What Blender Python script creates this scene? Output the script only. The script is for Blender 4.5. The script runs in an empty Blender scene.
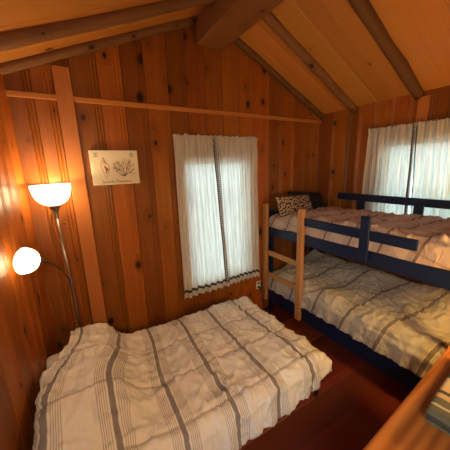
import bpy, bmesh, math, random
from mathutils import Vector, Matrix, noise

C = bpy.context.scene.collection
PI = math.pi

# ------------------------------------------------------------------ camera
cam_d = bpy.data.cameras.new('camera'); cam = bpy.data.objects.new('camera', cam_d); C.objects.link(cam)
R = Matrix(((0.85791187, 0.1384239, -0.494799), (-0.51287749, 0.1731345, -0.8408217), (-0.03072304, 0.97512218, 0.21952864)))
cam.matrix_world = Matrix.Translation((0, 0, 2.01)) @ R.to_4x4()
cam_d.sensor_width = 36; cam_d.lens = 36 * 253 / 450; cam_d.clip_start = 0.02
bpy.context.scene.camera = cam

# ------------------------------------------------------------------ exposure, sky, lights
sc = bpy.context.scene
sc.view_settings.view_transform = 'Standard'; sc.view_settings.look = 'None'
sc.view_settings.gamma = 1; sc.view_settings.use_curve_mapping = False
sc.view_settings.exposure = 0.50
SKY = 5.2
LAMP_W, READ_W = 18.0, 0.6
wd = bpy.data.worlds.new('sky'); sc.world = wd; wd.use_nodes = True
_nt = wd.node_tree; _bg = _nt.nodes['Background']
_tc = _nt.nodes.new('ShaderNodeTexCoord'); _sx = _nt.nodes.new('ShaderNodeSeparateXYZ'); _rp = _nt.nodes.new('ShaderNodeValToRGB')
_nt.links.new(_tc.outputs['Generated'], _sx.inputs[0]); _nt.links.new(_sx.outputs['Z'], _rp.inputs[0]); _nt.links.new(_rp.outputs[0], _bg.inputs[0])
_rp.color_ramp.elements[0].position = 0.0; _rp.color_ramp.elements[0].color = (0.62, 0.84, 0.90, 1)
_rp.color_ramp.elements[1].position = 0.5; _rp.color_ramp.elements[1].color = (0.60, 0.82, 1.0, 1)
_bg.inputs[1].default_value = SKY

def light(name, kind, loc, energy, color, size=0.05, rot=None):
    d = bpy.data.lights.new(name, kind); o = bpy.data.objects.new(name, d); C.objects.link(o)
    o.location = loc; d.energy = energy; d.color = color
    if kind == 'POINT': d.shadow_soft_size = size
    if rot: o.rotation_euler = rot
    return o
# the table lamp standing on the far end of the dresser and an unseen fill light added behind the doorway
light('dresser_lamp_light', 'POINT', (2.0, 0.08, 1.40), 36, (1.0, 0.62, 0.15), 0.08)
light('hall_fill_light', 'POINT', (-0.28, -0.45, 2.20), 54, (1.0, 0.84, 0.60), 0.15)
for nm, loc, rot, sx, sy in (('window_portal', (1.465, 2.72, 1.39), (-PI/2, 0, 0), .90, 1.50), ('window_portal', (3.27, 1.2, 1.60), (0, PI/2, 0), 1.28, 1.02)):
    o = light(nm, 'AREA', loc, 1, (1, 1, 1), rot=rot); o.data.shape = 'RECTANGLE'; o.data.size = sx; o.data.size_y = sy
    o.data.cycles.is_portal = True

# ------------------------------------------------------------------ node helper and materials
class NT:
    def __init__(s, name):
        s.m = bpy.data.materials.new(name); s.m.use_nodes = True; s.t = s.m.node_tree; s.t.nodes.clear()
        s.out = s.t.nodes.new('ShaderNodeOutputMaterial')
    def set(s, sock, v):
        if isinstance(v, bpy.types.NodeSocket): s.t.links.new(v, sock)
        elif isinstance(v, (tuple, list)) and len(v) == 3 and sock.type == 'RGBA': sock.default_value = (*v, 1)
        else: sock.default_value = v
    def n(s, typ, ins={}, **props):
        nd = s.t.nodes.new('ShaderNode' + typ)
        for k, v in props.items(): setattr(nd, k, v)
        for k, v in ins.items(): s.set(nd.inputs[k], v)
        return nd
    def math(s, op, a, b=0.0, c=0.0, clamp=False):
        return s.n('Math', {0: a, 1: b, 2: c}, operation=op, use_clamp=clamp).outputs[0]
    def mix(s, f, a, b, blend='MIX'):
        nd = s.n('Mix', {}, data_type='RGBA', blend_type=blend)
        s.set(nd.inputs[0], f); s.set(nd.inputs[6], a); s.set(nd.inputs[7], b)
        return nd.outputs[2]
    def ramp(s, f, stops, interp='LINEAR'):
        nd = s.n('ValToRGB', {0: f}); cr = nd.color_ramp; cr.interpolation = interp
        while len(cr.elements) > 1: cr.elements.remove(cr.elements[-1])
        for i, (p, c) in enumerate(stops):
            e = cr.elements[0] if i == 0 else cr.elements.new(p)
            e.position = p; e.color = (c, c, c, 1) if not isinstance(c, tuple) else (*c, 1)
        return nd.outputs[0]
    def noise(s, vec, scale, detail=2, rough=.5, dist=0):
        return s.n('TexNoise', {'Vector': vec, 'Scale': scale, 'Detail': detail, 'Roughness': rough, 'Distortion': dist}).outputs[0]
    def vmul(s, v, sc_):
        return s.n('VectorMath', {0: v, 1: sc_}, operation='MULTIPLY').outputs[0]
    def vadd(s, v, w):
        return s.n('VectorMath', {0: v, 1: w}, operation='ADD').outputs[0]
    def principled(s, **k):
        names = dict(col='Base Color', rough='Roughness', metal='Metallic', spec='Specular IOR Level', coat='Coat Weight', coat_rough='Coat Roughness',
                     sheen='Sheen Weight', normal='Normal')
        p = s.n('BsdfPrincipled', {names[a]: b for a, b in k.items()})
        s.t.links.new(p.outputs[0], s.out.inputs[0]); return p
    def bump(s, h, strength=.3, dist=.01):
        return s.n('Bump', {'Height': h, 'Strength': strength, 'Distance': dist}).outputs[0]

def pine(name, light_c, mid_c, dark_c, knot_c=(.03, .010, .004), rough=.42, coat=.07, knot_gate=.5, streak=.5, var=.6, cathw=.12, spec=.25, cx=7.0):
    t = NT(name)
    uv = t.n('UVMap', uv_map='UVMap').outputs[0]
    at = t.n('Attribute', attribute_name='board')
    sep = t.n('SeparateColor', {0: at.outputs['Color']})
    rnd, rnd2, off = sep.outputs[0], sep.outputs[1], sep.outputs[2]
    shift = t.n('CombineXYZ', {0: t.math('MULTIPLY', off, 37.0), 1: t.math('MULTIPLY', rnd2, 53.0), 2: 0.0}).outputs[0]
    p = t.vadd(uv, shift)
    # knots
    vor = t.n('TexVoronoi', {'Vector': t.vmul(p, (4.6, 3.0, 1)), 'Scale': 1.0, 'Randomness': 1.0}, voronoi_dimensions='2D')
    vc = t.n('SeparateColor', {0: vor.outputs['Color']}).outputs
    gate = t.math('GREATER_THAN', vc[0], 1 - knot_gate)
    rad = t.math('MULTIPLY_ADD', t.math('POWER', vc[1], 2.5), .13, .030)
    wob = t.math('MULTIPLY_ADD', t.noise(uv, 60), .05, -.025)
    d = t.math('ADD', vor.outputs['Distance'], wob)
    knot = t.math('MULTIPLY', t.n('MapRange', {0: d, 1: t.math('MULTIPLY', rad, 1.25), 2: t.math('MULTIPLY', rad, .6), 3: 0.0, 4: 1.0}).outputs[0], gate)
    halo = t.math('MULTIPLY', t.n('MapRange', {0: d, 1: .42, 2: .05, 3: 0.0, 4: 1.0}, interpolation_type='SMOOTHSTEP').outputs[0], gate)
    # grain, bent round the knots
    q = t.vadd(t.vmul(p, (20.0, .9, 1)), t.n('CombineXYZ', {0: t.math('MULTIPLY', halo, 5.0)}).outputs[0])
    g1 = t.noise(q, 1.0, 4, .55, .6)
    g2 = t.noise(t.vmul(p, (110.0, 2.5, 1)), 1.0, 2, .5, .3)
    cath = t.n('TexWave', {'Vector': t.vadd(t.vmul(p, (cx, .45, 1)), t.n('CombineXYZ', {0: t.math('MULTIPLY', halo, 1.4)}).outputs[0]), 'Scale': 1.6, 'Distortion': 5.0, 'Detail': 2.0, 'Detail Scale': 1.0},
               wave_type='BANDS', bands_direction='X', wave_profile='SAW' if cathw < .2 else 'SIN').outputs[1]
    g = t.math('ADD', t.math('MULTIPLY', g1, .60), t.math('ADD', t.math('MULTIPLY', g2, .12), t.math('MULTIPLY', cath, cathw)))
    col = t.ramp(g, [(.18, tuple(.5 * (a + b) for a, b in zip(dark_c, mid_c))), (.46, mid_c), (.76, light_c)] if cathw < .2 else [(.30, dark_c), (.52, mid_c), (.74, light_c)])
    big = t.noise(t.vmul(p, (3.0, .8, 1)), 1.0, 2)
    col = t.mix(t.math('MULTIPLY', t.ramp(big, [(.4, 0.0), (.7, 1.0)]), streak), col, mid_c)
    hsv = t.n('HueSaturation', {'Hue': t.math('MULTIPLY_ADD', rnd2, .010, .495), 'Saturation': 1.0, 'Value': t.math('MULTIPLY_ADD', rnd, var, 1 - var * .5), 'Color': col})
    col = t.mix(t.math('MULTIPLY', halo, .35), hsv.outputs[0], dark_c)
    col = t.mix(knot, col, knot_c)
    rgh = t.math('MULTIPLY_ADD', g1, .16, rough - .08)
    t.principled(col=col, rough=rgh, coat=coat, coat_rough=.22, spec=spec, normal=t.bump(t.math('SUBTRACT', g, t.math('MULTIPLY', knot, .3)), .12, .004))
    return t.m

def plain(name, col, rough=.5, metal=0.0, spec=.5, bump=None, var=0.0):
    t = NT(name)
    oc = t.n('TexCoord').outputs['Object']
    c = col
    if var:
        nz = t.noise(oc, 9.0, 3)
        c = t.mix(nz, tuple(x * (1 - var) for x in col), tuple(min(1, x * (1 + var)) for x in col))
    k = dict(col=c, rough=rough, metal=metal, spec=spec)
    if bump: k['normal'] = t.bump(t.noise(oc, bump[0], 3), bump[1], .005)
    t.principled(**k); return t.m

M_wall = pine('knotty_pine_wall', (.46, .152, .020), (.27, .075, .0092), (.105, .024, .0035), knot_c=(.022, .008, .004), var=.7)
M_ceil = pine('knotty_pine_ceiling', (.57, .25, .050), (.47, .185, .034), (.33, .115, .019), rough=.5, coat=.05, knot_gate=.3, streak=.7, var=.35)
M_trim = pine('pine_trim', (.52, .20, .05), (.42, .15, .033), (.27, .085, .018), knot_gate=.1)
M_beam = pine('dark_beam', (.23, .086, .029), (.17, .060, .019), (.09, .029, .010), rough=.6, coat=0, knot_gate=.3)
M_log = pine('log_rafter', (.25, .112, .042), (.18, .074, .027), (.08, .030, .011), rough=.7, coat=0, knot_gate=.5)
M_floor = pine('red_floor', (.25, .047, .024), (.19, .034, .017), (.12, .020, .011), knot_c=(.04, .008, .004), rough=.36, coat=.15, knot_gate=.15, var=.7)
M_ladder = pine('bare_pine', (.52, .26, .095), (.45, .205, .070), (.33, .14, .043), rough=.5, coat=0, knot_gate=.15, var=.2)
M_oak = pine('oak_top', (.60, .24, .050), (.48, .17, .032), (.26, .08, .015), rough=.36, coat=.3, knot_gate=.0, streak=.1, var=.25, cathw=.22, cx=4.0)
M_navy = plain('navy_paint', (.005, .0135, .046), .36, spec=.35, var=.15, bump=(40, .05))
M_nickel = plain('brushed_nickel', (.34, .32, .30), .36, 1.0)
M_black = plain('black_metal', (.012, .011, .011), .45)
M_matt = plain('mattress_ticking', (.55, .52, .46), .9, bump=(60, .1))
M_sheet = plain('white_sheet', (.72, .67, .60), .9, bump=(25, .2))
M_frame = plain('white_window_paint', (.72, .72, .70), .5)
M_plate = plain('ivory_plastic', (.72, .68, .58), .4)
M_cord = plain('dark_cord', (.03, .028, .026), .5)
M_darkpil = plain('charcoal_cotton', (.012, .014, .022), .9, bump=(70, .2), var=.3)
M_ground = plain('pale_gravel', (.50, .52, .50), .9, var=.5)
M_leaf = plain('shrub_leaf', (.10, .26, .04), .5, var=.5)
M_bark = plain('shrub_bark', (.09, .055, .03), .9, bump=(30, .5))

def glass_mat():
    t = NT('window_glass')
    tr = t.n('BsdfTransparent', {0: (.94, .97, .96)}); gl = t.n('BsdfGlossy', {'Roughness': .02})
    fr = t.n('Fresnel', {0: 1.45})
    mx = t.n('MixShader', {0: fr.outputs[0], 1: tr.outputs[0], 2: gl.outputs[0]})
    t.t.links.new(mx.outputs[0], t.out.inputs[0]); return t.m
M_glass = glass_mat()

def shade_mat(name, strength):
    t = NT(name)
    em = t.n('Emission', {0: (1.0, .82, .50), 1: strength})
    tl = t.n('BsdfTranslucent', {0: (.9, .85, .75)})
    mx = t.n('AddShader', {0: em.outputs[0], 1: tl.outputs[0]})
    t.t.links.new(mx.outputs[0], t.out.inputs[0]); return t.m
M_shade = shade_mat('lit_opal_glass', 2.7)
M_bulb = shade_mat('lit_bulb', 9.0)

def curtain_mat():
    t = NT('cream_curtain_voile')
    uv = t.n('UVMap', uv_map='UVMap').outputs[0]
    weave = t.noise(t.vmul(uv, (300, 60, 1)), 1.0, 2)
    slub = t.noise(t.vmul(uv, (75, 2.5, 1)), 1.0, 3)
    c = t.mix(weave, (.80, .74, .64), (.92, .87, .78))
    c = t.mix(t.ramp(slub, [(.40, .0), (.62, .55)]), c, (.52, .47, .40))
    df = t.n('BsdfDiffuse', {0: c}); tl = t.n('BsdfTranslucent', {0: c}); tr = t.n('BsdfTransparent', {0: (1, 1, 1)})
    m1 = t.n('MixShader', {0: .44, 1: df.outputs[0], 2: tl.outputs[0]})
    m2 = t.n('MixShader', {0: .035, 1: m1.outputs[0], 2: tr.outputs[0]})
    t.t.links.new(m2.outputs[0], t.out.inputs[0]); return t.m
M_curt = curtain_mat()

def lace_mat():
    t = NT('dark_trim_with_white_dots')
    uv = t.n('UVMap', uv_map='UVMap').outputs[0]
    s = t.n('SeparateXYZ', {0: uv}).outputs
    a = t.math('ABSOLUTE', t.math('SUBTRACT', s[0], .5))
    b = t.math('ABSOLUTE', t.math('SUBTRACT', t.math('FRACT', t.math('MULTIPLY', s[1], 48.0)), .5))
    d = t.math('SQRT', t.math('ADD', t.math('MULTIPLY', a, a), t.math('MULTIPLY', b, b)))
    c = t.mix(t.math('LESS_THAN', d, .27), (.020, .018, .026), (.72, .68, .60))
    t.principled(col=c, rough=.9); return t.m
M_lace = lace_mat()
M_hem = plain('dark_hem_band', (.045, .038, .042), .9, bump=(90, .2))

def quilt_mat(name, ground, band, line, P=.36, Q=.36, vline=.5):
    t = NT(name)
    uv = t.n('UVMap', uv_map='UVMap').outputs[0]
    wob = t.noise(uv, 4.0, 1)
    s = t.n('SeparateXYZ', {0: uv}).outputs
    u = t.math('ADD', s[0], t.math('MULTIPLY_ADD', wob, .012, -.006))
    f = t.math('FRACT', t.math('DIVIDE', u, P))
    st = [(0.0, 0.0)]
    def bandstop(c, w, v):  # appends to the current stop list
        e = .003
        st.extend([(c - w/2 - e, 0.0), (c - w/2 + e, v), (c + w/2 - e, v), (c + w/2 + e, 0.0)])
    for c in (.27, .305, .34, .375, .41): bandstop(c, .013, .75)
    k1 = t.ramp(f, st); st = [(0.0, 0.0)]
    bandstop(.5, .095, 1.0)
    for c in (.59, .625, .66, .695, .73): bandstop(c, .013, .75)
    k = t.math('ADD', k1, t.ramp(f, st), clamp=True)
    lines = t.ramp(f, [(0, 0.0), (.44, 0.0), (.445, 1.0), (.555, 1.0), (.56, 0.0)])
    c = t.mix(t.math('MULTIPLY', k, .95), ground, t.mix(lines, line, band))
    fv = t.math('FRACT', t.math('DIVIDE', s[1], Q))
    kv = t.ramp(fv, [(0, 0.0), (.472, 0.0), (.48, 1.0), (.52, 1.0), (.528, 0.0)])
    c = t.mix(t.math('MULTIPLY', kv, vline), c, line)
    mott = t.noise(uv, 30.0, 2)
    c = t.mix(t.math('MULTIPLY', mott, .25), c, tuple(x * .75 for x in ground))
    weave = t.noise(t.vmul(uv, (500, 500, 1)), 1.0, 1)
    crease = t.noise(t.vmul(uv, (22, 14, 1)), 1.0, 4, .6, 1.2)
    h = t.math('ADD', t.math('MULTIPLY', weave, .05), crease)
    t.principled(col=c, rough=.88, spec=.2, sheen=.08, normal=t.bump(h, .5, .015)); return t.m
M_quilt = quilt_mat('striped_comforter_cotton', (.72, .66, .59), (.155, .122, .122), (.20, .145, .11), P=.34)
M_quilt2 = quilt_mat('striped_comforter_tan', (.54, .38, .28), (.16, .09, .075), (.22, .115, .07), P=.26)
M_quilt3 = quilt_mat('striped_comforter_grey', (.48, .42, .33), (.15, .115, .105), (.21, .16, .11), P=.34, vline=.25)

def blanket_mat():
    t = NT('striped_blanket_wool')
    uv = t.n('UVMap', uv_map='UVMap').outputs[0]
    s = t.n('SeparateXYZ', {0: uv}).outputs
    f = t.math('DIVIDE', t.math('SUBTRACT', s[1], 1.10), .80)
    dk, gr, cr_, tan = (.050, .040, .034), (.120, .108, .062), (.50, .42, .29), (.48, .33, .17)
    st = [(0, gr), (.10, gr), (.105, cr_), (.115, cr_), (.12, gr), (.17, gr), (.175, cr_), (.185, cr_), (.19, dk), (.23, dk), (.235, gr), (.285, gr), (.29, cr_), (.30, cr_), (.305, gr),
          (.355, gr), (.36, tan), (.395, tan), (.40, dk), (.425, dk), (.43, tan), (.56, cr_), (.565, dk), (.60, dk), (.605, gr), (.70, gr), (.705, cr_), (.80, cr_), (.805, gr)]
    c = t.ramp(f, st)
    t.principled(col=c, rough=.95, spec=.1, sheen=.1, normal=t.bump(t.noise(t.vmul(uv, (220, 220, 1)), 1.0, 2), .3, .004)); return t.m
M_blanket = blanket_mat()

def leopard_mat():
    t = NT('spotted_pillow_print')
    uv = t.n('UVMap', uv_map='UVMap').outputs[0]
    w = t.vadd(uv, t.n('CombineXYZ', {0: t.math('MULTIPLY_ADD', t.noise(uv, 22), .03, -.015), 1: t.math('MULTIPLY_ADD', t.noise(t.vadd(uv, (5, 3, 0)), 22), .03, -.015)}).outputs[0])
    v = t.n('TexVoronoi', {'Vector': w, 'Scale': 40.0, 'Randomness': .9}, voronoi_dimensions='2D')
    m = t.ramp(v.outputs['Distance'], [(0, 1.0), (.38, 1.0), (.50, 0.0)])
    c = t.mix(m, (.055, .030, .016), (.52, .37, .23))
    t.principled(col=c, rough=.9, spec=.1); return t.m
M_leopard = leopard_mat()

# ------------------------------------------------------------------ mesh helpers
def tag(o, label=None, cat=None, group=None, kind=None):
    if label: o['label'] = label
    if cat: o['category'] = cat
    if group: o['group'] = group
    if kind: o['kind'] = kind
    return o

def empty(name, loc=(0, 0, 0), rz=0.0):
    o = bpy.data.objects.new(name, None); C.objects.link(o); o.location = loc; o.rotation_euler = (0, 0, rz)
    o.empty_display_size = .1
    return o

def uvlayer(bm): return bm.loops.layers.uv.get('UVMap') or bm.loops.layers.uv.new('UVMap')

def add_uv_board(bm):
    return uvlayer(bm), (bm.loops.layers.float_color.get('board') or bm.loops.layers.float_color.new('board'))

def obj(name, bm, mat, parent=None, smooth=False, loc=None, rot=None):
    me = bpy.data.meshes.new(name); bm.to_mesh(me); bm.free()
    o = bpy.data.objects.new(name, me); C.objects.link(o)
    if mat: me.materials.append(mat)
    if smooth:
        for p in me.polygons: p.use_smooth = True
    if parent: o.parent = parent
    if loc: o.location = loc
    if rot: o.rotation_euler = rot
    return o

def box(bm, c, s, axis=None, bevel=.004, M=None, seed=None):
    """bevelled box; UV along the longest axis so that wood grain follows it"""
    uvl, cl = add_uv_board(bm)
    b2 = bmesh.new(); bmesh.ops.create_cube(b2, size=1)
    bmesh.ops.scale(b2, vec=s, verts=b2.verts)
    if bevel: bmesh.ops.bevel(b2, geom=b2.edges[:], offset=min(bevel, min(s) * .4), segments=2, affect='EDGES', profile=.5)
    ax = axis if axis is not None else max(range(3), key=lambda i: s[i])
    r = random.Random(seed if seed is not None else hash((round(c[0], 3), round(c[1], 3), round(c[2], 3))))
    rc = (r.random(), r.random(), r.random(), 1)
    vm = {}
    for v in b2.verts:
        p = v.co + Vector(c)
        vm[v] = bm.verts.new(M @ p if M else p)
    for f in b2.faces:
        nf = bm.faces.new([vm[v] for v in f.verts])
        nrm = f.normal; k = max(range(3), key=lambda i: abs(nrm[i]))
        oth = [i for i in range(3) if i != ax and i != k]
        a = oth[0] if oth else (ax + 1) % 3
        for lp, v in zip(nf.loops, f.verts):
            lp[uvl].uv = (v.co[a] + (.37 if k == a else 0) + k * .21, v.co[ax]) if k != ax else (v.co[(ax + 1) % 3], v.co[(ax + 2) % 3] * .3)
            lp[cl] = rc
        nf.smooth = False
    b2.free()

def tube(bm, pts, rad, seg=12, cap=True, wob=0, seed=0):
    """round bar through points; rad is a number or a list"""
    uvl, cl = add_uv_board(bm)
    pts = [Vector(p) for p in pts]; n = len(pts)
    rads = rad if isinstance(rad, (list, tuple)) else [rad] * n
    r = random.Random(seed); rc = (r.random(), r.random(), r.random(), 1)
    rings = []; prev = None; L = 0; Ls = []
    for i, p in enumerate(pts):
        tg = (pts[min(i + 1, n - 1)] - pts[max(i - 1, 0)]).normalized()
        if prev is None:
            up = Vector((0, 0, 1)) if abs(tg.z) < .9 else Vector((1, 0, 0))
            a = tg.cross(up).normalized()
        else:
            a = (prev - tg * prev.dot(tg)).normalized()
        prev = a; b = tg.cross(a)
        if i: L += (p - pts[i - 1]).length
        Ls.append(L)
        ring = []
        for k in range(seg):
            th = 2 * PI * k / seg
            rr = rads[i]
            if wob: rr *= 1 + wob * noise.noise(Vector((math.cos(th) * 1.2, math.sin(th) * 1.2, L * 5 + seed * 7)))
            ring.append(bm.verts.new(p + (a * math.cos(th) + b * math.sin(th)) * rr))
        rings.append(ring)
    for i in range(n - 1):
        for k in range(seg):
            f = bm.faces.new((rings[i][k], rings[i][(k + 1) % seg], rings[i + 1][(k + 1) % seg], rings[i + 1][k]))
            uu = [k / seg, (k + 1) / seg, (k + 1) / seg, k / seg]; vv = [Ls[i], Ls[i], Ls[i + 1], Ls[i + 1]]
            for lp, x, y in zip(f.loops, uu, vv): lp[uvl].uv = (x * rads[i] * 6.28, y); lp[cl] = rc
            f.smooth = True
    if cap:
        bm.faces.new(rings[0][::-1]); bm.faces.new(rings[-1])

def lathe(bm, prof, seg=40, M=None):
    """prof: (radius, z) list turned round z"""
    rings = []
    for r, z in prof:
        if r < 1e-5:
            p = Vector((0, 0, z)); rings.append([bm.verts.new(M @ p if M else p)])
        else:
            ring = []
            for k in range(seg):
                p = Vector((r * math.cos(2 * PI * k / seg), r * math.sin(2 * PI * k / seg), z))
                ring.append(bm.verts.new(M @ p if M else p))
            rings.append(ring)
    for a, b in zip(rings, rings[1:]):
        for k in range(seg):
            k2 = (k + 1) % seg
            vs = [a[0] if len(a) == 1 else a[k], *( [] if len(a) == 1 else [a[k2]]), *( [b[0]] if len(b) == 1 else [b[k2], b[k]])]
            f = bm.faces.new(vs); f.smooth = True

def fn(x, y, z=0.0): return noise.noise(Vector((x, y, z)))
def sstep(a, b, x):
    t = max(0.0, min(1.0, (x - a) / (b - a))); return t * t * (3 - 2 * t)

# ------------------------------------------------------------------ planked sheets for walls, ceiling and floor
def planks(name, edges, v0, v1, to3d, mat, holes=(), breaks=(), seed=0, bead=True, groove=.008):
    """boards side by side along u, each with grooved and beaded joints; v0(u), v1(u) are the lower and upper ends"""
    rnd = random.Random(seed); bm = bmesh.new(); uvl, cl = add_uv_board(bm)
    for a, b in zip(edges, edges[1:]):
        w = b - a; rc = (rnd.random(), rnd.random(), rnd.random(), 1)
        prof = [(a, -groove), (a + .005, 0.0)]
        if bead and w > .09:
            prof += [(a + .016, 0.0)]
            prof += [(b - .056, 0.0), (b - .049, -.006), (b - .040, -.0005), (b - .032, 0.0), (b - .025, -.006), (b - .015, -.0005)]
        prof += [(b - .004, 0.0), (b, -groove)]
        us = [p[0] for p in prof]
        def dep(u):
            for (ua, da), (ub, db) in zip(prof, prof[1:]):
                if ua - 1e-9 <= u <= ub + 1e-9: return da + (db - da) * (0 if ub - ua < 1e-9 else (u - ua) / (ub - ua))
            return 0.0
        for h in holes:
            for x in h[:2]:
                if a < x < b: us.append(x)
        us += [x for x in breaks if a < x < b]
        us = sorted(set(us))
        for ua, ub in zip(us, us[1:]):
            if ub - ua < 1e-6: continue
            um = (ua + ub) / 2; spans = None
            for h in holes:
                if h[0] < um < h[1]:
                    spans = [((v0(ua), v0(ub)), (h[2], h[2])), ((h[3], h[3]), (v1(ua), v1(ub)))]
            if spans is None: spans = [((v0(ua), v0(ub)), (v1(ua), v1(ub)))]
            for (la, lb), (ha, hb) in spans:
                q = [(ua, la), (ub, lb), (ub, hb), (ua, ha)]
                f = bm.faces.new([bm.verts.new(to3d(u, v, dep(u))) for u, v in q])
                for lp, (u, v) in zip(f.loops, q): lp[uvl].uv = (u, v); lp[cl] = rc
    return obj(name, bm, mat)

def cuts(a, b, lo, hi, seed):
    r = random.Random(seed); e = [a]
    while e[-1] + hi * 1.3 < b: e.append(e[-1] + r.uniform(lo, hi))
    e.append(b); return e

XR, YB, YF = 3.15, 2.60, -0.14
XRIDGE = 1.41
def ceilR(x): return 2.70 + .47 * (XR - x)
def ceilL(x): return 2.79 + .42 * (x + .325)
def ceil(x): return ceilL(x) if x < XRIDGE else ceilR(x)
def xl(y): return -.325 - (YB - y) * .095            # the left wall stands slightly askew

S = lambda o: tag(o, kind='structure')
W1 = (1.03, 1.90, .66, 2.12)      # opening in the back wall: x0, x1, z0, z1
W2 = (.70, 1.70, 1.00, 2.25)      # opening in the right wall: y0, y1, z0, z1
back_edges = [-.36, -.17, -.02, .104, .31, .51, .71, .935, 1.13, 1.34, 1.55, 1.76, 1.97, 2.22, 2.45, 2.66, 2.86, 3.03, 3.165]
S(planks('wall_back', back_edges, lambda u: 0.0, ceil, lambda u, v, d: Vector((u, YB - d, v)), M_wall, [W1], [XRIDGE], seed=3))
S(planks('wall_right', cuts(YF - .02, YB + .02, .13, .24, 8), lambda u: 0.0, lambda u: ceilR(XR), lambda u, v, d: Vector((XR - d, u, v)), M_wall, [W2], seed=5))
S(planks('wall_left', cuts(YF - .02, YB + .02, .14, .25, 4), lambda u: 0.0, lambda u: ceilL(xl(u)), lambda u, v, d: Vector((xl(u) + d, u, v)), M_wall, seed=9))
S(planks('wall_front', cuts(-.62, XR, .14, .25, 6), lambda u: 0.0, ceil, lambda u, v, d: Vector((u, YF + d, v)), M_wall, [(-.42, .50, 0.0, 2.3)], [XRIDGE], seed=11))
S(planks('floor', [y for y in (-1.4, -1.16, -.9, -.66, -.42, -.2, .03, .27, .50, .74, .98, 1.215, 1.27, 1.50, 1.74, 1.97, 2.2, 2.43, 2.62)], lambda u: -.75, lambda u: XR + .02,
         lambda u, v, d: Vector((v, u, d)), M_floor, seed=21, bead=False, groove=.004))
ce = [YF - .02, .04, .25, .47, .70, .95, 1.16, 1.40, 1.60, 1.80, 2.06, 2.24, 2.42, 2.62]
S(planks('ceiling_right', ce, lambda u: XRIDGE - .02, lambda u: XR + .02, lambda u, v, d: Vector((v, u, ceilR(v) - d)), M_ceil, seed=31, bead=False, groove=.005))
S(planks('ceiling_left', ce, lambda u: -.72, lambda u: XRIDGE + .02, lambda u, v, d: Vector((v, u, ceilL(v) - d)), M_ceil, seed=35, bead=False, groove=.005))
# hall behind the doorway
bm = bmesh.new(); box(bm, (.1, -1.42, 1.3), (2.0, .05, 2.7), axis=2); S(obj('wall_hall', bm, M_wall))
bm = bmesh.new(); box(bm, (.1, -.80, 2.66), (2.0, 1.3, .04), axis=0); S(obj('ceiling_hall', bm, M_ceil))

# ridge beam, rafters and wall trim
bm = bmesh.new(); box(bm, (XRIDGE - .005, 1.22, 3.36), (.30, 2.74, .29), axis=1, bevel=.02, seed=2)
for v in bm.verts: v.co += Vector((fn(v.co.x * 3, v.co.y * 2, v.co.z * 3), 0, fn(v.co.y * 2, v.co.x * 3, 5))) * .008
S(obj('ridge_beam', bm, M_beam))
def rafter(y, side, rad, seed):
    xs = [XRIDGE + (XR + .02 - XRIDGE) * i / 16 for i in range(17)] if side > 0 else [XRIDGE - (XRIDGE + .60) * i / 16 for i in range(17)]
    f = ceilR if side > 0 else ceilL
    b = bmesh.new()
    tube(b, [(x, y + .018 * fn(x * 1.5, seed), f(x) - rad * .55 + .012 * fn(x * 1.7, seed + 9)) for x in xs], [rad * (1 + .10 * fn(x * 2.3, seed + 4)) for x in xs], 14, True, .16, seed)
    return S(obj('rafter', b, M_log))
for i, (y, rr) in enumerate(((2.565, .036), (2.07, .044), (1.37, .048), (.72, .05), (.08, .05))): rafter(y, 1, rr, i + 1)
for i, (y, rr) in enumerate(((2.575, .040), (2.17, .044), (1.50, .05), (.85, .05), (.2, .05))): rafter(y, -1, rr, i + 11)
bm = bmesh.new(); box(bm, (-.175, YB - .012, 2.605), (.33, .026, .04), axis=0); S(obj('trim_1', bm, M_trim))
bm = bmesh.new(); box(bm, (1.63, YB - .012, 2.605), (3.05, .026, .04), axis=0); S(obj('trim_2', bm, M_trim))
bm = bmesh.new(); box(bm, (.045, YB - .010, 1.42), (.122, .024, 2.84), axis=2); S(obj('trim_3', bm, M_trim))
bm = bmesh.new(); box(bm, (XR - .010, 1.325, 2.42), (.022, .10, .46), axis=2); S(obj('trim_4', bm, M_trim))

# ------------------------------------------------------------------ windows
def window(n, c, w, z0, z1, rz):
    """c: centre of the opening at floor level on the wall's face, local x along the wall, local y out of the room"""
    r = empty('window_%d' % n, (c[0], c[1], 0), rz); S(r); h = z1 - z0; zm = (z0 + z1) / 2
    b = bmesh.new()
    for sx in (-1, 1): box(b, (sx * (w / 2 + .0), .06, zm), (.035, .16, h + .03), axis=2)
    for z in (z0, z1): box(b, (0, .06, z), (w + .03, .16, .035), axis=0)
    obj('window_frame', b, M_frame, r)
    for za, zb, y in ((z0, z1, .09),):
        b = bmesh.new(); hh = zb - za
        for sx in (-1, 1): box(b, (sx * (w / 2 - .04), y, (za + zb) / 2), (.045, .03, hh - .03), axis=2)
        for z in (za + .035, zb - .035): box(b, (0, y, z), (w - .05, .03, .045), axis=0)
        s = obj('sash', b, M_frame, r)
        b = bmesh.new(); box(b, (0, y, (za + zb) / 2), (w - .10, .006, hh - .08), bevel=0); obj('glass_pane', b, M_glass, s)
    b = bmesh.new(); box(b, (0, .0, z0 - .03), (w + .12, .05, .025), axis=0); obj('window_sill', b, M_trim, r)
window(1, ((W1[0] + W1[1]) / 2, YB), W1[1] - W1[0], W1[2], W1[3], 0)
window(2, (XR, (W2[0] + W2[1]) / 2), W2[1] - W2[0], W2[2], W2[3], -PI / 2)

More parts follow.
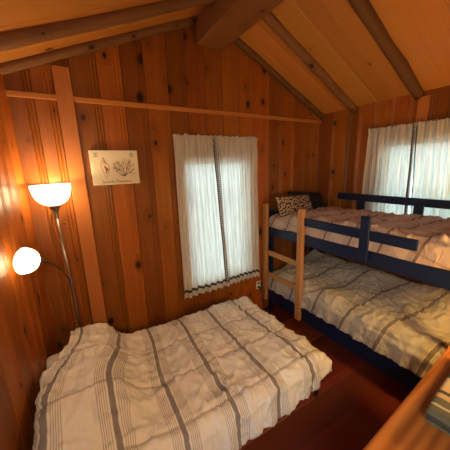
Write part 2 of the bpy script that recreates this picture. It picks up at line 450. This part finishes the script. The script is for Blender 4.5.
# ------------------------------------------------------------------ curtains
def curtain(label, root, rz, topz, botz, top, bot, seed, folds, inner, group):
    """top/bot: extent along the wall at the two ends; local y runs out of the room; inner = +1 trim on the high-u edge, -1 on the low-u edge"""
    t = tag(empty('curtain', root, rz), label, 'curtain', group)
    rnd = random.Random(seed); ph = rnd.random() * 50
    H = topz - botz
    def P(a, v):          # a 0..1 across, v 0 top .. 1 bottom
        w0, w1 = top[0] + (bot[0] - top[0]) * v, top[1] + (bot[1] - top[1]) * v
        aa = a + .010 * fn(a * 6 + ph, v * 1.3)
        u = w0 + (w1 - w0) * aa
        big = math.sin(2 * PI * folds * (a + .035 * fn(a * 3 + ph, v * .9)) + ph)
        sm = math.sin(2 * PI * folds * 2.7 * a + ph * 2 + 2 * fn(a * 8, v * 1.2 + ph))
        y = (.012 + .010 * v) * big + (.010 * (1 - .6 * v)) * sm + .008 * fn(a * 5 + ph, v * 5)
        y -= .012 * v
        z = topz - v * H
        if v > .97: z += .004 * abs(math.sin(a * folds * PI * 7))
        z += .012 * fn(a * 4 + ph, 7) * v
        return Vector((u, -.060 + y, z))
    nu, nv = 150, 56
    def sheet(name, a0, a1, vs, mat, nu, off=0.0, par=t, head=False):
        b = bmesh.new(); uvl = uvlayer(b)
        g = []
        for j, v in enumerate(vs):
            row = []
            for i in range(nu + 1):
                a = a0 + (a1 - a0) * i / nu
                p = P(a, v); p.y -= off
                if head and v < .035:   # frilled heading above the rod
                    k = 1 - v / .035
                    p.y += .012 * k * math.sin(a * folds * 23 + ph) ; p.z += k * (.014 * fn(a * folds * 5, ph) + .005 * math.sin(a * folds * 19))
                if head: p.y = -.060 + (p.y + .060) * (1 - .45 * math.exp(-((v - .042) / .012) ** 2))
                row.append(b.verts.new(p))
            g.append(row)
        for j in range(len(vs) - 1):
            for i in range(nu):
                f = b.faces.new((g[j][i], g[j][i + 1], g[j + 1][i + 1], g[j + 1][i])); f.smooth = True
                for lp, (x, y) in zip(f.loops, ((i, j), (i + 1, j), (i + 1, j + 1), (i, j + 1))):
                    lp[uvl].uv = (x / nu, vs[y] * H / 1.0) if off else ((a0 + (a1 - a0) * x / nu) * (top[1] - top[0]), vs[y] * H)
        o = obj(name, b, mat, par)
        return o
    vs = [0, .006, .012, .02, .028, .036, .044, .052] + [.052 + (1 - .052) * (i / nv) for i in range(1, nv + 1)]
    o = sheet('cloth', 0, 1, vs, M_curt, nu, head=True)
    wd = .018 / (top[1] - top[0])
    a0, a1 = (1 - 2.2 * wd, 1 - 1.0 * wd) if inner > 0 else (.2 * wd, 1.4 * wd)
    sheet('trim_strip', a0, a1, [i / 60 * .972 for i in range(61)], M_lace, 4, .004)
    sheet('hem_band', 0, 1, [.945, .951, .957, .963], M_hem, nu, .003)
    return t
G1 = 'curtain panels of the back wall window'
curtain('left cream gathered curtain panel on the back wall window beside the print', (0, YB, 0), 0, 2.355, .56, (.925, 1.42), (.915, 1.525), 5, 7, 1, G1)
curtain('right cream gathered curtain panel on the back wall window nearest the bunk ladder', (0, YB, 0), 0, 2.355, .575, (1.405, 1.975), (1.50, 1.99), 8, 8, -1, G1)
G2 = 'curtain panels of the window above the top bunk'
curtain('cream curtain panel above the top bunk, the one nearer the room corner', (XR, 0, 0), -PI / 2, 2.40, .96, (-1.83, -1.335), (-1.85, -1.29), 15, 7, 1, G2)
curtain('cream curtain panel above the top bunk, cut off by the photo edge', (XR, 0, 0), -PI / 2, 2.40, .96, (-1.345, -.58), (-1.27, -.55), 18, 9, -1, G2)
bm = bmesh.new(); tube(bm, [(.95, YB - .040, 2.29), (1.97, YB - .040, 2.29)], .006); [tube(bm, [(x, YB + .01, 2.29), (x, YB - .040, 2.29)], .005) for x in (.95, 1.97)]
tag(obj('curtain_rod', bm, M_nickel), 'thin curtain rod inside the heading of the back wall curtains', 'curtain rod')
bm = bmesh.new(); tube(bm, [(XR - .040, .60, 2.345), (XR - .040, 1.815, 2.345)], .006); [tube(bm, [(XR + .01, y, 2.345), (XR - .040, y, 2.345)], .005) for y in (.60, 1.815)]
tag(obj('curtain_rod', bm, M_nickel), 'thin curtain rod inside the heading of the curtains above the bunk', 'curtain rod')

# ------------------------------------------------------------------ cloth, pillows
def comforter(name, x0, x1, y0, y1, zt, over, r, mat, label, seed, bump=None, uvrot=0.0, uvoff=(0, 0), step=.0125, amp=1.0, hem=None, group=None, Q=.36, clampx=None, shift=None, gather=1.0):
    """quilted cover lying on a mattress; over = hang past the low-x, high-x, low-y, high-y edges"""
    b = bmesh.new(); uvl = uvlayer(b)
    cu, su = math.cos(uvrot), math.sin(uvrot)
    q = r * PI / 2
    def ax(s, a, c, oa, oc):                     # cloth coordinate -> position, drop
        if s < a + r: d = a + r - s; sg = -1; e = a + r
        elif s > c - r: d = s - (c - r); sg = 1; e = c - r
        else: return s, 0.0
        if d < q: th = d / r; return e + sg * r * math.sin(th), r * (1 - math.cos(th))
        return e + sg * (r + .10 * (d - q)), r + (d - q)
    s0, s1 = x0 + r - q - over[0], x1 - r + q + over[1]
    t0, t1 = y0 + r - q - over[2], y1 - r + q + over[3]
    ns, nt = int((s1 - s0) / step), int((t1 - t0) / step)
    P = []; UV = []; NX = []
    for j in range(nt + 1):
        for i in range(ns + 1):
            fs, ft = i / ns, j / nt
            s = s0 + (s1 - s0) * fs; t = t0 + (t1 - t0) * ft
            so = s
            if shift: s += shift(s, t) * (1 - fs) ** 3
            if hem:
                tt = hem(s, ft)
                t += tt
            x, ds = ax(s, x0, x1, 0, 0); y, dt = ax(t, y0, y1, 0, 0)
            dr = max(ds, dt) + .15 * min(ds, dt)
            z = zt - dr
            if bump: z += bump(x, y) * (1 - min(1, dr / .3))
            # puffs, creases and gathers
            ws, wt = s + .05 * fn(s * 4, t * 4, seed + 3), t + .05 * fn(s * 4, t * 4, seed + 8)
            n = .020 * fn(ws * 3.4, wt * 3.4, seed)
            k1 = 1 - 2.2 * abs(fn(ws * 5.5 + wt * 2.5, wt * 7 - ws * 2, seed + 20)); n += .012 * max(0, k1) ** 3
            k2 = 1 - 2.4 * abs(fn(ws * 11 - wt * 5, wt * 6 + ws * 5, seed + 31)); n += .012 * max(0, k2) ** 3 * (0.4 + sstep(-.2, .4, fn(s * 2.2, t * 2.2, seed + 40)))
            k3 = 1 - 2.6 * abs(fn(ws * 21 + wt * 9, wt * 13 - ws * 8, seed + 71)); n += .006 * max(0, k3) ** 3
            n += .005 * fn(ws * 17, wt * 17, seed + 50) + .0018 * fn(s * 40, t * 40, seed + 60)
            n *= amp * (1 - .55 * min(1, dr / (r + .05)))
            U, V = so * cu + t * su + uvoff[0], -so * su + t * cu + uvoff[1]
            dv = abs((V / Q) % 1 - .5) * Q
            n -= .010 * math.exp(-(dv / .012) ** 2)
            ed = dr - r * .55
            n -= .010 * math.exp(-(ed / .014) ** 2) if dr > 0 else 0
            if dr > r * .6:
                al = s if dt > ds else t
                n += (.012 * math.sin(al * 2 * PI / .16 + 5 * fn(al * 3, seed)) + .010 * fn(al * 14, dr * 3, seed) + .004 * math.sin(al * 2 * PI / .05 + 4 * fn(al * 6, seed + 5))) * sstep(r * .6, r * .6 + .16, dr) * gather
            if gather < 1 and dr > 0: n *= 1 - .7 * min(1, dr / r)
            P.append(Vector((x, y, z))); UV.append((U, V)); NX.append(n)
    idx = lambda i, j: j * (ns + 1) + i
    for j in range(nt + 1):
        for i in range(ns + 1):
            a = P[idx(min(i + 1, ns), j)] - P[idx(max(i - 1, 0), j)]; c = P[idx(i, min(j + 1, nt))] - P[idx(i, max(j - 1, 0))]
            nr = a.cross(c)
            nr = nr.normalized() if nr.length > 1e-9 else Vector((0, 0, 1))
            v = P[idx(i, j)] + nr * NX[idx(i, j)]
            if clampx is not None and v.x < clampx(v.y): v.x = clampx(v.y)
            b.verts.new(v)
    b.verts.ensure_lookup_table()
    for j in range(nt):
        for i in range(ns):
            ids = (idx(i, j), idx(i + 1, j), idx(i + 1, j + 1), idx(i, j + 1))
            f = b.faces.new([b.verts[k] for k in ids]); f.smooth = True
            for lp, k in zip(f.loops, ids): lp[uvl].uv = UV[k]
    o = obj(name, b, mat)
    md = o.modifiers.new('thickness', 'SOLIDIFY'); md.thickness = .014; md.offset = -1
    return tag(o, label, 'comforter', group)

def pillow(name, size, mat, label, cat, loc, rot, seed=0, group=None):
    b = bmesh.new(); uvl = uvlayer(b); n = 36; w, h, d = size
    V = {}
    for sd in (1, -1):
        for j in range(n + 1):
            for i in range(n + 1):
                u, v = -1 + 2 * i / n, -1 + 2 * j / n
                edge = i in (0, n) or j in (0, n)
                if edge and sd < 0: V[sd, i, j] = V[1, i, j]; continue
                pinch = .06
                x = u * w / 2 * (1 - pinch * (1 - v * v) * abs(u) ** 3 * .9 ); y = v * h / 2 * (1 - pinch * (1 - u * u) * abs(v) ** 3)
                z = sd * d / 2 * (max(0, 1 - abs(u) ** 3.2) * max(0, 1 - abs(v) ** 3.2)) ** .55
                k = .012 * fn(u * 2.5 + seed, v * 2.5, sd * 3) + .006 * fn(u * 7 + seed, v * 7, sd)
                V[sd, i, j] = b.verts.new((x, y, z + (0 if edge else k * min(1, abs(z) / .02))))
    for sd in (1, -1):
        for j in range(n):
            for i in range(n):
                ids = [(i, j), (i + 1, j), (i + 1, j + 1), (i, j + 1)]
                if sd < 0: ids = ids[::-1]
                f = b.faces.new([V[sd, a, c] for a, c in ids]); f.smooth = True
                for lp, (a, c) in zip(f.loops, ids): lp[uvl].uv = (a / n * w + (0 if sd > 0 else 3), c / n * h)
    return tag(obj(name, b, mat, loc=loc, rot=rot), label, cat, group)

def mattress(x0, x1, y0, y1, z0, z1, label):
    b = bmesh.new(); box(b, ((x0 + x1) / 2, (y0 + y1) / 2, (z0 + z1) / 2), (x1 - x0, y1 - y0, z1 - z0), bevel=.035)
    return tag(obj('mattress', b, M_matt), label, 'mattress', 'twin mattresses')

# ------------------------------------------------------------------ single bed
bed = tag(empty('single_bed', (.62, 1.72, 0)), 'low black metal single bed frame under the striped comforter in front', 'bed')
L0 = Vector((.62, 1.72, 0))
def rel(x, y, z): return (x - L0.x, y - L0.y, z - L0.z)
bm = bmesh.new()
for y in (1.225, 2.195): box(bm, rel(.62, y, .255), (1.98, .03, .05))
for x in (-.30, 1.60): box(bm, rel(x, 1.71, .255), (.03, 1.0, .05))
for i in range(7): box(bm, rel(-.1 + i * .25, 1.71, .268), (.05, .96, .02))
obj('bed_frame', bm, M_black, bed)
for x in (-.295, 1.61):
    for y in (1.225, 2.17):
        bm = bmesh.new(); tube(bm, [rel(x, y, 0), rel(x, y, .02), rel(x, y, .25)], [.016, .019, .021], 16); obj('leg', bm, M_black, bed)
mattress(-.32, 1.61, 1.20, 2.22, .282, .465, 'mattress hidden under the striped comforter of the single bed')
pillow('pillow', (.62, .46, .17), M_sheet, 'white pillow end poking out beside the left wall under the comforter', 'pillow', (-.142, 1.92, .580), (0, 0, PI / 2), 4)
def head_bump(x, y):
    k = .5 + .5 * math.tanh((.13 + .05 * fn(y * 3, 2) - x) / .10)
    e = sstep(1.22, 1.62, y)
    return (.075 + .155 * e) * k + .02 * fn(x * 4, y * 4, 77) * k
def bed_hem(s, ft):
    return (-.035 * fn(s * 2.2, 3.3) - .03 * math.sin(s * 3.1)) * (1 - ft) ** 8 + .13 * sstep(1.38, 1.58, s) * (1 - ft) ** 6
comforter('comforter', -.37, 1.605, 1.105, 2.31, .515, (.02, .06, .19, .14), .085, M_quilt, 'cream comforter with grey stripes spread over the single bed in front', 2.3,
          bump=head_bump, uvoff=(.15, .065), hem=bed_hem, amp=1.55, group='striped comforters', clampx=lambda y: xl(y) + .02, shift=lambda s, t: .25 * sstep(1.55, 2.15, t) + .01)

# ------------------------------------------------------------------ bunk bed
BX0, BX1, BY0, BY1 = 2.14, 3.05, .44, 2.56
bk = tag(empty('bunk_bed', ((BX0 + BX1) / 2, (BY0 + BY1) / 2, 0)), 'navy painted wooden bunk bed with a bare pine ladder along the right wall', 'bunk bed')
B0 = Vector(((BX0 + BX1) / 2, (BY0 + BY1) / 2, 0))
def bpart(name, boxes, mat=M_navy, par=None, bevel=.006):
    b = bmesh.new()
    for c, s in boxes: box(b, Vector(c) - B0, s, bevel=bevel)
    return obj(name, b, mat, par or bk)
ym, L = (BY0 + BY1) / 2, BY1 - BY0
bpart('side_board', [((BX0 + .014, ym, 1.200), (.028, L, .132))])
bpart('side_board', [((BX1 - .014, ym, 1.200), (.028, L, .132))])
bpart('lower_side_board', [((BX0 + .014, ym, .30), (.028, L, .22))])
bpart('lower_side_board', [((BX1 - .014, ym, .30), (.028, L, .22))])
bpart('end_panel', [(((BX0 + BX1) / 2, BY1 - .012, 1.28), (BX1 - BX0 - .06, .024, .28))])
bpart('end_panel', [(((BX0 + BX1) / 2, BY0 + .012, 1.27), (BX1 - BX0 - .06, .024, .30))])
bpart('end_panel', [(((BX0 + BX1) / 2, BY1 - .012, .36), (BX1 - BX0 - .06, .024, .34))])
bpart('end_panel', [(((BX0 + BX1) / 2, BY0 + .012, .36), (BX1 - BX0 - .06, .024, .34))])
for x in (BX0 + .055, BX1 - .055):
    for y in (BY0 + .05, BY1 - .05):
        bpart('bed_post', [((x, y, .73), (.05, .05, 1.46))])
for z in (1.16, .27):
    for i in range(10): bpart('slat', [(((BX0 + BX1) / 2, BY0 + .14 + i * .2, z), (BX1 - BX0 - .06, .08, .02))], M_ladder)
bpart('guard_rail', [((BX0 - .012, 1.36, 1.405), (.024, 1.09, .088))])
gp = bpart('guard_rail_upright', [((BX0 - .036, 1.205, 1.375), (.024, .082, .40))])
for z in (1.20, 1.245, 1.40):
    b = bmesh.new(); tube(b, [Vector((BX0 - .0475, 1.205 + (.015 if z > 1.23 else -.012), z)) - B0, Vector((BX0 - .052, 1.205 + (.015 if z > 1.23 else -.012), z)) - B0], .007, 10)
    obj('bolt', b, M_black, gp)
bpart('wall_rail', [((BX1 - .02, 1.36, 1.605), (.024, 1.56, .085))])
for y in (1.80, 1.19): bpart('wall_rail_upright', [((BX1 - .044, y, 1.42), (.024, .09, .34))])
lad = bpart('ladder', [])
for y in (1.925, 2.53): 
    bpart('ladder_post', [((BX0 - .028, y, .875), (.05, .075, 1.345))], M_ladder, lad, .008)
for z in (.90, .595): bpart('rung', [((BX0 - .028, 2.2275, z), (.03, .53, .065))], M_ladder, lad, .006)
mattress(BX0 + .032, BX1 - .032, BY0 + .03, BY1 - .03,   .285, .565, 'mattress under the comforter on the lower bunk')
mattress(BX0 + .032, BX1 - .032, BY0 + .03, BY1 - .03, 1.175, 1.345, 'mattress under the comforter on the top bunk')
def low_bump(x, y): return .17 * sstep(2.30, 3.0, x) * (.8 + .5 * fn(x * 2, y * 2, 5)) + .03 * fn(x * 3, y * 3, 12)
def low_hem(s, ft): return .03 * fn(s * 4, 2.0) * ft
comforter('comforter', BX0 - .01, BX1 + .02, BY0 + .06, BY1 - .04, .635, (.115, 0, .02, .10), .14, M_quilt3, 'rumpled striped comforter covering the lower bunk', 9.1,
          bump=low_bump, hem=low_hem, uvrot=PI / 2 - .22, uvoff=(.1, .1), amp=1.35, group='striped comforters', Q=.42)
def top_bump(x, y): return -.05 * sstep(2.08, 2.28, y) + .05 * sstep(1.5, .9, y) * (.6 + .4 * fn(x * 3, y * 3, 8)) + .02 * fn(x * 2.5, y * 2.5, 4)
comforter('comforter', BX0 + .012, BX1 - .04, BY0 + .04, BY1 - .05, 1.455, (.125, 0, .02, .02), .07, M_quilt2, 'rumpled tan striped comforter on the top bunk behind the guard rail', 14.7,
          bump=top_bump, uvrot=PI / 2 - .30, uvoff=(.05, .1), amp=1.5, group='striped comforters', Q=.5, gather=.3)
pillow('pillow', (.60, .27, .15), M_leopard, 'brown pillow with cream animal spots at the head of the top bunk', 'pillow', (2.475, 2.37, 1.505), (1.12, .03, -.02), 1)
pillow('pillow', (.62, .28, .16), M_darkpil, 'charcoal pillow behind the spotted pillow on the top bunk', 'pillow', (2.76, 2.43, 1.525), (1.05, .10, -.1), 2)

# ------------------------------------------------------------------ floor lamp
LX, LY = -.100, 2.42
lamp = tag(empty('floor_lamp', (LX, LY, 0)), 'grey metal floor lamp with two lit white glass shades in the left corner', 'lamp')
lamp.rotation_euler = (0, -.026, 0)
bm = bmesh.new(); lathe(bm, [(0, 0), (.125, 0), (.128, .008), (.12, .02), (.05, .03), (.018, .045), (.014, .07), (0, .07)]); obj('base', bm, M_nickel, lamp)
bm = bmesh.new(); tube(bm, [(0, 0, .05), (0, 0, .6), (0, 0, 1.2), (0, 0, 1.68)], .0105, 16); obj('pole', bm, M_nickel, lamp)
bm = bmesh.new(); lathe(bm, [(.011, 1.655), (.013, 1.68), (.018, 1.71), (.034, 1.745), (.050, 1.762), (.046, 1.768), (0, 1.768)]); obj('shade_holder', bm, M_nickel, lamp)
TOP = 1.925
bm = bmesh.new()
prof = [(.035, 1.764), (.065, 1.773), (.092, 1.792), (.113, 1.820), (.127, 1.858), (.134, 1.895), (.136, TOP), (.133, TOP), (.130, 1.895), (.123, 1.860), (.109, 1.824), (.089, 1.797), (.063, 1.778), (0, 1.772)]
lathe(bm, prof, 48); obj('glass_shade', bm, M_shade, lamp)
bm = bmesh.new(); lathe(bm, [(0, 1.772), (.012, 1.775), (.014, 1.80), (.028, 1.835), (.030, 1.855), (.02, 1.878), (0, 1.885)], 20); obj('bulb', bm, M_bulb, lamp)
light('torchiere_bulb_light', 'POINT', (0, 0, 1.875), LAMP_W, (1.0, .69, .33), .035).parent = lamp
# reading arm
A = Vector((LX, LY, 1.10)); HD = Vector((-.206, 1.95, 1.462))
ctrl = [A, A + Vector((-.005, -.10, .09)), HD + Vector((.06, .16, -.06)), HD]
arc = []
for i in range(25):
    u = i / 24; pts = [p.copy() for p in ctrl]
    while len(pts) > 1: pts = [a.lerp(c, u) for a, c in zip(pts, pts[1:])]
    arc.append(pts[0] - Vector((LX, LY, 0)))
bm = bmesh.new(); tube(bm, arc, .0065, 12); obj('reading_arm', bm, M_nickel, lamp)
bm = bmesh.new(); lathe(bm, [(0, -.035), (.016, -.035), (.018, -.02), (.018, .02), (.016, .035), (0, .035)], 20, Matrix.Translation((0, 0, 1.10))); 
tube(bm, [(0, 0, 1.10), (.03, 0, 1.10)], .008, 10); obj('arm_clamp', bm, M_nickel, lamp)
axis = Vector((-.62, -.62, .36)).normalized()
MR = Matrix.Translation(HD - Vector((LX, LY, 0))) @ axis.to_track_quat('Z', 'Y').to_matrix().to_4x4() @ Matrix.Scale(.96, 4)
bm = bmesh.new(); lathe(bm, [(0, -.012), (.012, -.010), (.024, .0), (.028, .02), (.026, .042), (0, .042)], 24, MR); obj('socket', bm, M_nickel, lamp)
bm = bmesh.new(); lathe(bm, [(.020, .040), (.045, .046), (.066, .062), (.079, .088), (.084, .118), (.081, .118), (.076, .090), (.063, .066), (.044, .05), (0, .045)], 40, MR); obj('reading_shade', bm, M_shade, lamp)
bm = bmesh.new(); lathe(bm, [(0, .045), (.012, .048), (.022, .075), (.022, .09), (.012, .105), (0, .108)], 20, MR); obj('bulb', bm, M_bulb, lamp)
light('reading_bulb_light', 'POINT', MR @ Vector((0, 0, .112)), READ_W, (1.0, .64, .30), .025).parent = lamp

# ------------------------------------------------------------------ print of a shell and a coral
def ink(name, c): return plain(name, c, .85)
M_ink = ink('sepia_ink', (.16, .075, .045)); M_rust = ink('rust_ink', (.34, .12, .06)); M_grey = ink('grey_ink', (.22, .19, .15)); M_canvas = plain('cream_canvas', (.70, .62, .47), .9, bump=(120, .15), var=.06)
pr_ = tag(empty('wall_print', (.362, YB - .026, 2.045)), 'cream canvas print of a shell and branching coral beside the curtained window', 'picture')
PW, PH = .405, .305
bm = bmesh.new(); box(bm, (0, 0, 0), (PW, .030, PH), bevel=.004); obj('canvas', bm, M_canvas, pr_)
def strokes(name, lines, mat, y=-.0155):
    b = bmesh.new()
    for pts, w in lines:
        ws = w if isinstance(w, list) else [w] * len(pts)
        tube(b, [(x, y, z) for x, z in pts], ws, 6)
    for v in b.verts: v.co.y = y + (v.co.y - y) * .25
    return obj(name, b, mat, pr_)
rnd = random.Random(12); cl_ = []
def branch(x, z, a, l, w, d):
    n = 4; pts = [(x, z)]; ws = [w]
    for i in range(n):
        a += rnd.uniform(-.18, .18); x += math.cos(a) * l / n; z += math.sin(a) * l / n
        if abs(x - .068) > .095 or z > .085: break
        pts.append((x, z)); ws.append(w * (1 - .12 * (i + 1)))
    if len(pts) > 1: cl_.append((pts, ws))
    if d > 0:
        for k in range(2 if d < 3 else 3): branch(x, z, a + rnd.uniform(-.75, .75), l * rnd.uniform(.6, .85), w * .68, d - 1)
for a in (PI * .5, PI * .60, PI * .42, PI * .70, PI * .31, PI * .78, PI * .20): branch(.068 + rnd.uniform(-.010, .010), -.080, a, .060, .0036, 3)
strokes('coral_drawing', cl_, M_ink)
sh = []
for i in range(4):           # spire of whorls
    w_ = .006 + .0055 * i; z_ = .080 - .014 * i; x_ = -.098 + .003 * i
    sh.append(([(x_ - w_, z_ - .004), (x_, z_ + .004), (x_ + w_, z_ - .003)], [.002, .0045, .002]))
sh.append(([(-.100, .092), (-.108, .06), (-.124, .030), (-.120, .0), (-.104, -.04), (-.092, -.098)], [.0012, .0018, .0022, .002, .002, .0012]))
sh.append(([(-.094, .088), (-.080, .050), (-.058, .020), (-.052, -.010), (-.066, -.045), (-.088, -.098)], [.0012, .0018, .0024, .0024, .002, .0012]))
for i in range(6):           # dark mouth of the shell
    k = i / 5
    sh.append(([(-.096 + .004 * i, .020 - .004 * i), (-.084 + .004 * i, -.012), (-.082 + .001 * i, -.052 + .004 * i)], [.0022, .0052, .0018]))
strokes('shell_drawing', sh, M_rust)
for cx in (-.155, .15):
    sq = [([(cx - .016, .095), (cx + .016, .095), (cx + .016, .13), (cx - .016, .13), (cx - .016, .095)], .0016)]
    sq += [([(cx - .010, .100 + .008 * i), (cx + .010, .102 + .008 * i)], .0022) for i in range(4)]
    strokes('stamp_drawing', sq, M_grey)
cu = bpy.data.curves.new('caption', 'FONT'); cu.body = 'Seaside Treasures'; cu.size = .034; cu.align_x = 'CENTER'; cu.extrude = .0005; cu.space_character = 1.02
tmp = bpy.data.objects.new('caption_curve', cu); C.objects.link(tmp); bpy.context.view_layer.update()
cap = bpy.data.objects.new('caption', bpy.data.meshes.new_from_object(tmp.evaluated_get(bpy.context.evaluated_depsgraph_get()))); bpy.data.objects.remove(tmp)
C.objects.link(cap); cap.parent = pr_; cap.location = (.0, -.0157, -.136); cap.rotation_euler = (PI / 2, 0, 0); cap.data.materials.clear(); cap.data.materials.append(M_ink)

# ------------------------------------------------------------------ outlet and cord
ol = tag(empty('wall_outlet', (2.04, YB - .004, .40)), 'ivory wall outlet low on the back wall beside the curtain', 'outlet')
bm = bmesh.new(); box(bm, (0, 0, 0), (.072, .010, .115), bevel=.004); obj('cover_plate', bm, M_plate, ol)
for z in (-.027, .027):
    bm = bmesh.new(); box(bm, (0, -.006, z), (.034, .006, .028), bevel=.003); obj('socket', bm, M_cord, ol)
bm = bmesh.new()
pts = [(2.04, YB - .02, .373), (2.045, YB - .05, .365), (2.07, YB - .07, .38), (2.085, YB - .075, .33), (2.09, YB - .06, .22), (2.10, YB - .05, .10), (2.12, YB - .05, .012), (2.4, YB - .04, .008)]
tube(bm, pts, [.012, .012, .0045, .0045, .0045, .0045, .0045, .0045], 10)
tag(obj('power_cord', bm, M_cord), 'dark power cord plugged into the outlet by the bunk ladder', 'cord')

# ------------------------------------------------------------------ dresser and folded blanket
dr = tag(empty('dresser', (1.28, .19, 0), math.atan2(.063, 1.024)), 'honey brown wooden dresser top in the near corner under the folded blanket', 'dresser')
DW, DD, DH = 1.42, .50, .90
bm = bmesh.new(); box(bm, (0, 0, DH - .014), (DW, DD, .028), bevel=.010, seed=4); obj('top', bm, M_oak, dr)
bm = bmesh.new(); box(bm, (0, .0, .47), (DW - .05, DD - .04, .80), bevel=.004, seed=6); obj('body', bm, M_oak, dr)
for c in (-1, 1):
    for k in range(3):
        bm = bmesh.new(); box(bm, (c * .34, -(DD / 2 - .02) - .008, .20 + .26 * k), (.64, .02, .235), axis=0, seed=k * 2 + c)
        d_ = obj('drawer', bm, M_oak, dr)
        for kx in (-.17, .17):
            bm = bmesh.new(); lathe(bm, [(0, 0), (.008, 0), (.008, .014), (.016, .018), (.016, .026), (0, .03)], 16, Matrix.Translation((c * .34 + kx, -(DD / 2 - .02) - .018, .20 + .26 * k)) @ Matrix.Rotation(PI / 2, 4, 'X'))
            obj('knob', bm, M_black, d_)
for x in (-.64, .64):
    for y in (-.20, .20):
        bm = bmesh.new(); box(bm, (x, y, .04), (.06, .06, .08), seed=3); obj('leg', bm, M_oak, dr)

def folded_blanket():
    b = bmesh.new(); uvl = uvlayer(b)
    # a long cloth folded back and forth: the cross-section is a serpentine in (x, z), swept along y
    th, W, n = .030, .60, 3
    path = []; arc_l = 0
    for k in range(n):
        z = th * .5 + k * th * 1.12
        xs = [W * i / 20 for i in range(21)]
        if k % 2: xs = xs[::-1]
        path += [(x, z) for x in xs]
        if k < n - 1:
            xe = xs[-1]; sg = 1 if xe > W / 2 else -1
            for q in range(1, 6):
                a = -PI / 2 + PI * q / 6
                path.append((xe + sg * math.cos(a) * th * .56, z + th * .56 + math.sin(a) * th * .56))
    ny = 26; D = .36
    up, dn = [], []
    L = [0]
    for a, c in zip(path, path[1:]): L.append(L[-1] + math.hypot(c[0] - a[0], c[1] - a[1]))
    m = len(path)
    nrm = []
    for i in range(m):
        a, c = path[max(i - 1, 0)], path[min(i + 1, m - 1)]
        dx, dz = c[0] - a[0], c[1] - a[1]; l = math.hypot(dx, dz); nrm.append((-dz / l, dx / l))
    hs = [th * .47 * (1 - .75 * (1 if i in (0, m - 1) else 0)) for i in range(m)]
    loop = [(path[i][0] + nrm[i][0] * hs[i], path[i][1] + nrm[i][1] * hs[i], L[i]) for i in range(m)] + [(path[i][0] - nrm[i][0] * hs[i], path[i][1] - nrm[i][1] * hs[i], L[i]) for i in range(m - 1, -1, -1)]
    g = []
    for j in range(ny + 1):
        y = D * j / ny; e = min(j, ny - j)
        sh_ = {0: .62, 1: .88}.get(e, 1.0); row = []
        for (x, z, l) in loop:
            zz = z + .006 * fn(x * 9, y * 9, l * .3) * (1 if z > .02 else .2) + (.004 if z > .07 else 0) * fn(x * 20, y * 20)
            i0 = min(range(n), key=lambda k: abs(z - (th * .5 + k * th * 1.12))); zc = th * .5 + i0 * th * 1.12
            row.append(b.verts.new((x + .006 * fn(y * 8, z * 30, 3), y, max(.001, zc + (zz - zc) * sh_))))
        g.append(row)
    k = len(loop)
    for j in range(ny):
        for i in range(k):
            i2 = (i + 1) % k
            f = b.faces.new((g[j][i], g[j][i2], g[j + 1][i2], g[j + 1][i])); f.smooth = True
            for lp, (a, c) in zip(f.loops, ((i, j), (i2, j), (i2, j + 1), (i, j + 1))): lp[uvl].uv = (D * c / ny, loop[a][2])
    for row in (g[0], g[-1]):
        for i in range(m - 1):
            q = (row[i], row[i + 1], row[k - 2 - i], row[k - 1 - i])
            f = b.faces.new(q)
            for lp in f.loops: lp[uvl].uv = (0, lp.vert.co.z * 3)
    bmesh.ops.recalc_face_normals(b, faces=b.faces)
    return b
tag(obj('folded_blanket', folded_blanket(), M_blanket, loc=(1.20, -.03, .902), rot=(0, 0, .08)), 'folded blanket with green, grey and cream stripes on the dresser', 'blanket')

# ------------------------------------------------------------------ outside
bm = bmesh.new(); bmesh.ops.create_grid(bm, x_segments=8, y_segments=8, size=30); S(obj('ground', bm, M_ground, loc=(0, 0, -.6)))
sh_root = tag(empty('garden_shrub', (5.6, 1.45, -.6)), 'green garden shrub outside the window above the top bunk', 'shrub')
bm = bmesh.new()
rnd = random.Random(5)
for k in range(5):
    a = rnd.uniform(0, 6.28); tube(bm, [(0, 0, 0), (.12 * math.cos(a), .12 * math.sin(a), .7), (.45 * math.cos(a), .45 * math.sin(a), 1.7)], [.04, .03, .012], 8)
obj('stems', bm, M_bark, sh_root)
bm = bmesh.new()
for k in range(2600):
    d = Vector((rnd.gauss(0, 1), rnd.gauss(0, 1), rnd.gauss(0, 1))).normalized() * rnd.uniform(.45, 1.0)
    c = Vector((d.x * .85, d.y * .85, 1.55 + d.z * 1.05)); s = rnd.uniform(.035, .07)
    e1 = Vector((rnd.gauss(0, 1), rnd.gauss(0, 1), rnd.gauss(0, 1))).normalized(); e2 = e1.orthogonal().normalized()
    bm.faces.new([bm.verts.new(c + e1 * s), bm.verts.new(c + e2 * s * .5), bm.verts.new(c - e1 * s), bm.verts.new(c - e2 * s * .5)])
obj('leaves', bm, M_leaf, sh_root)
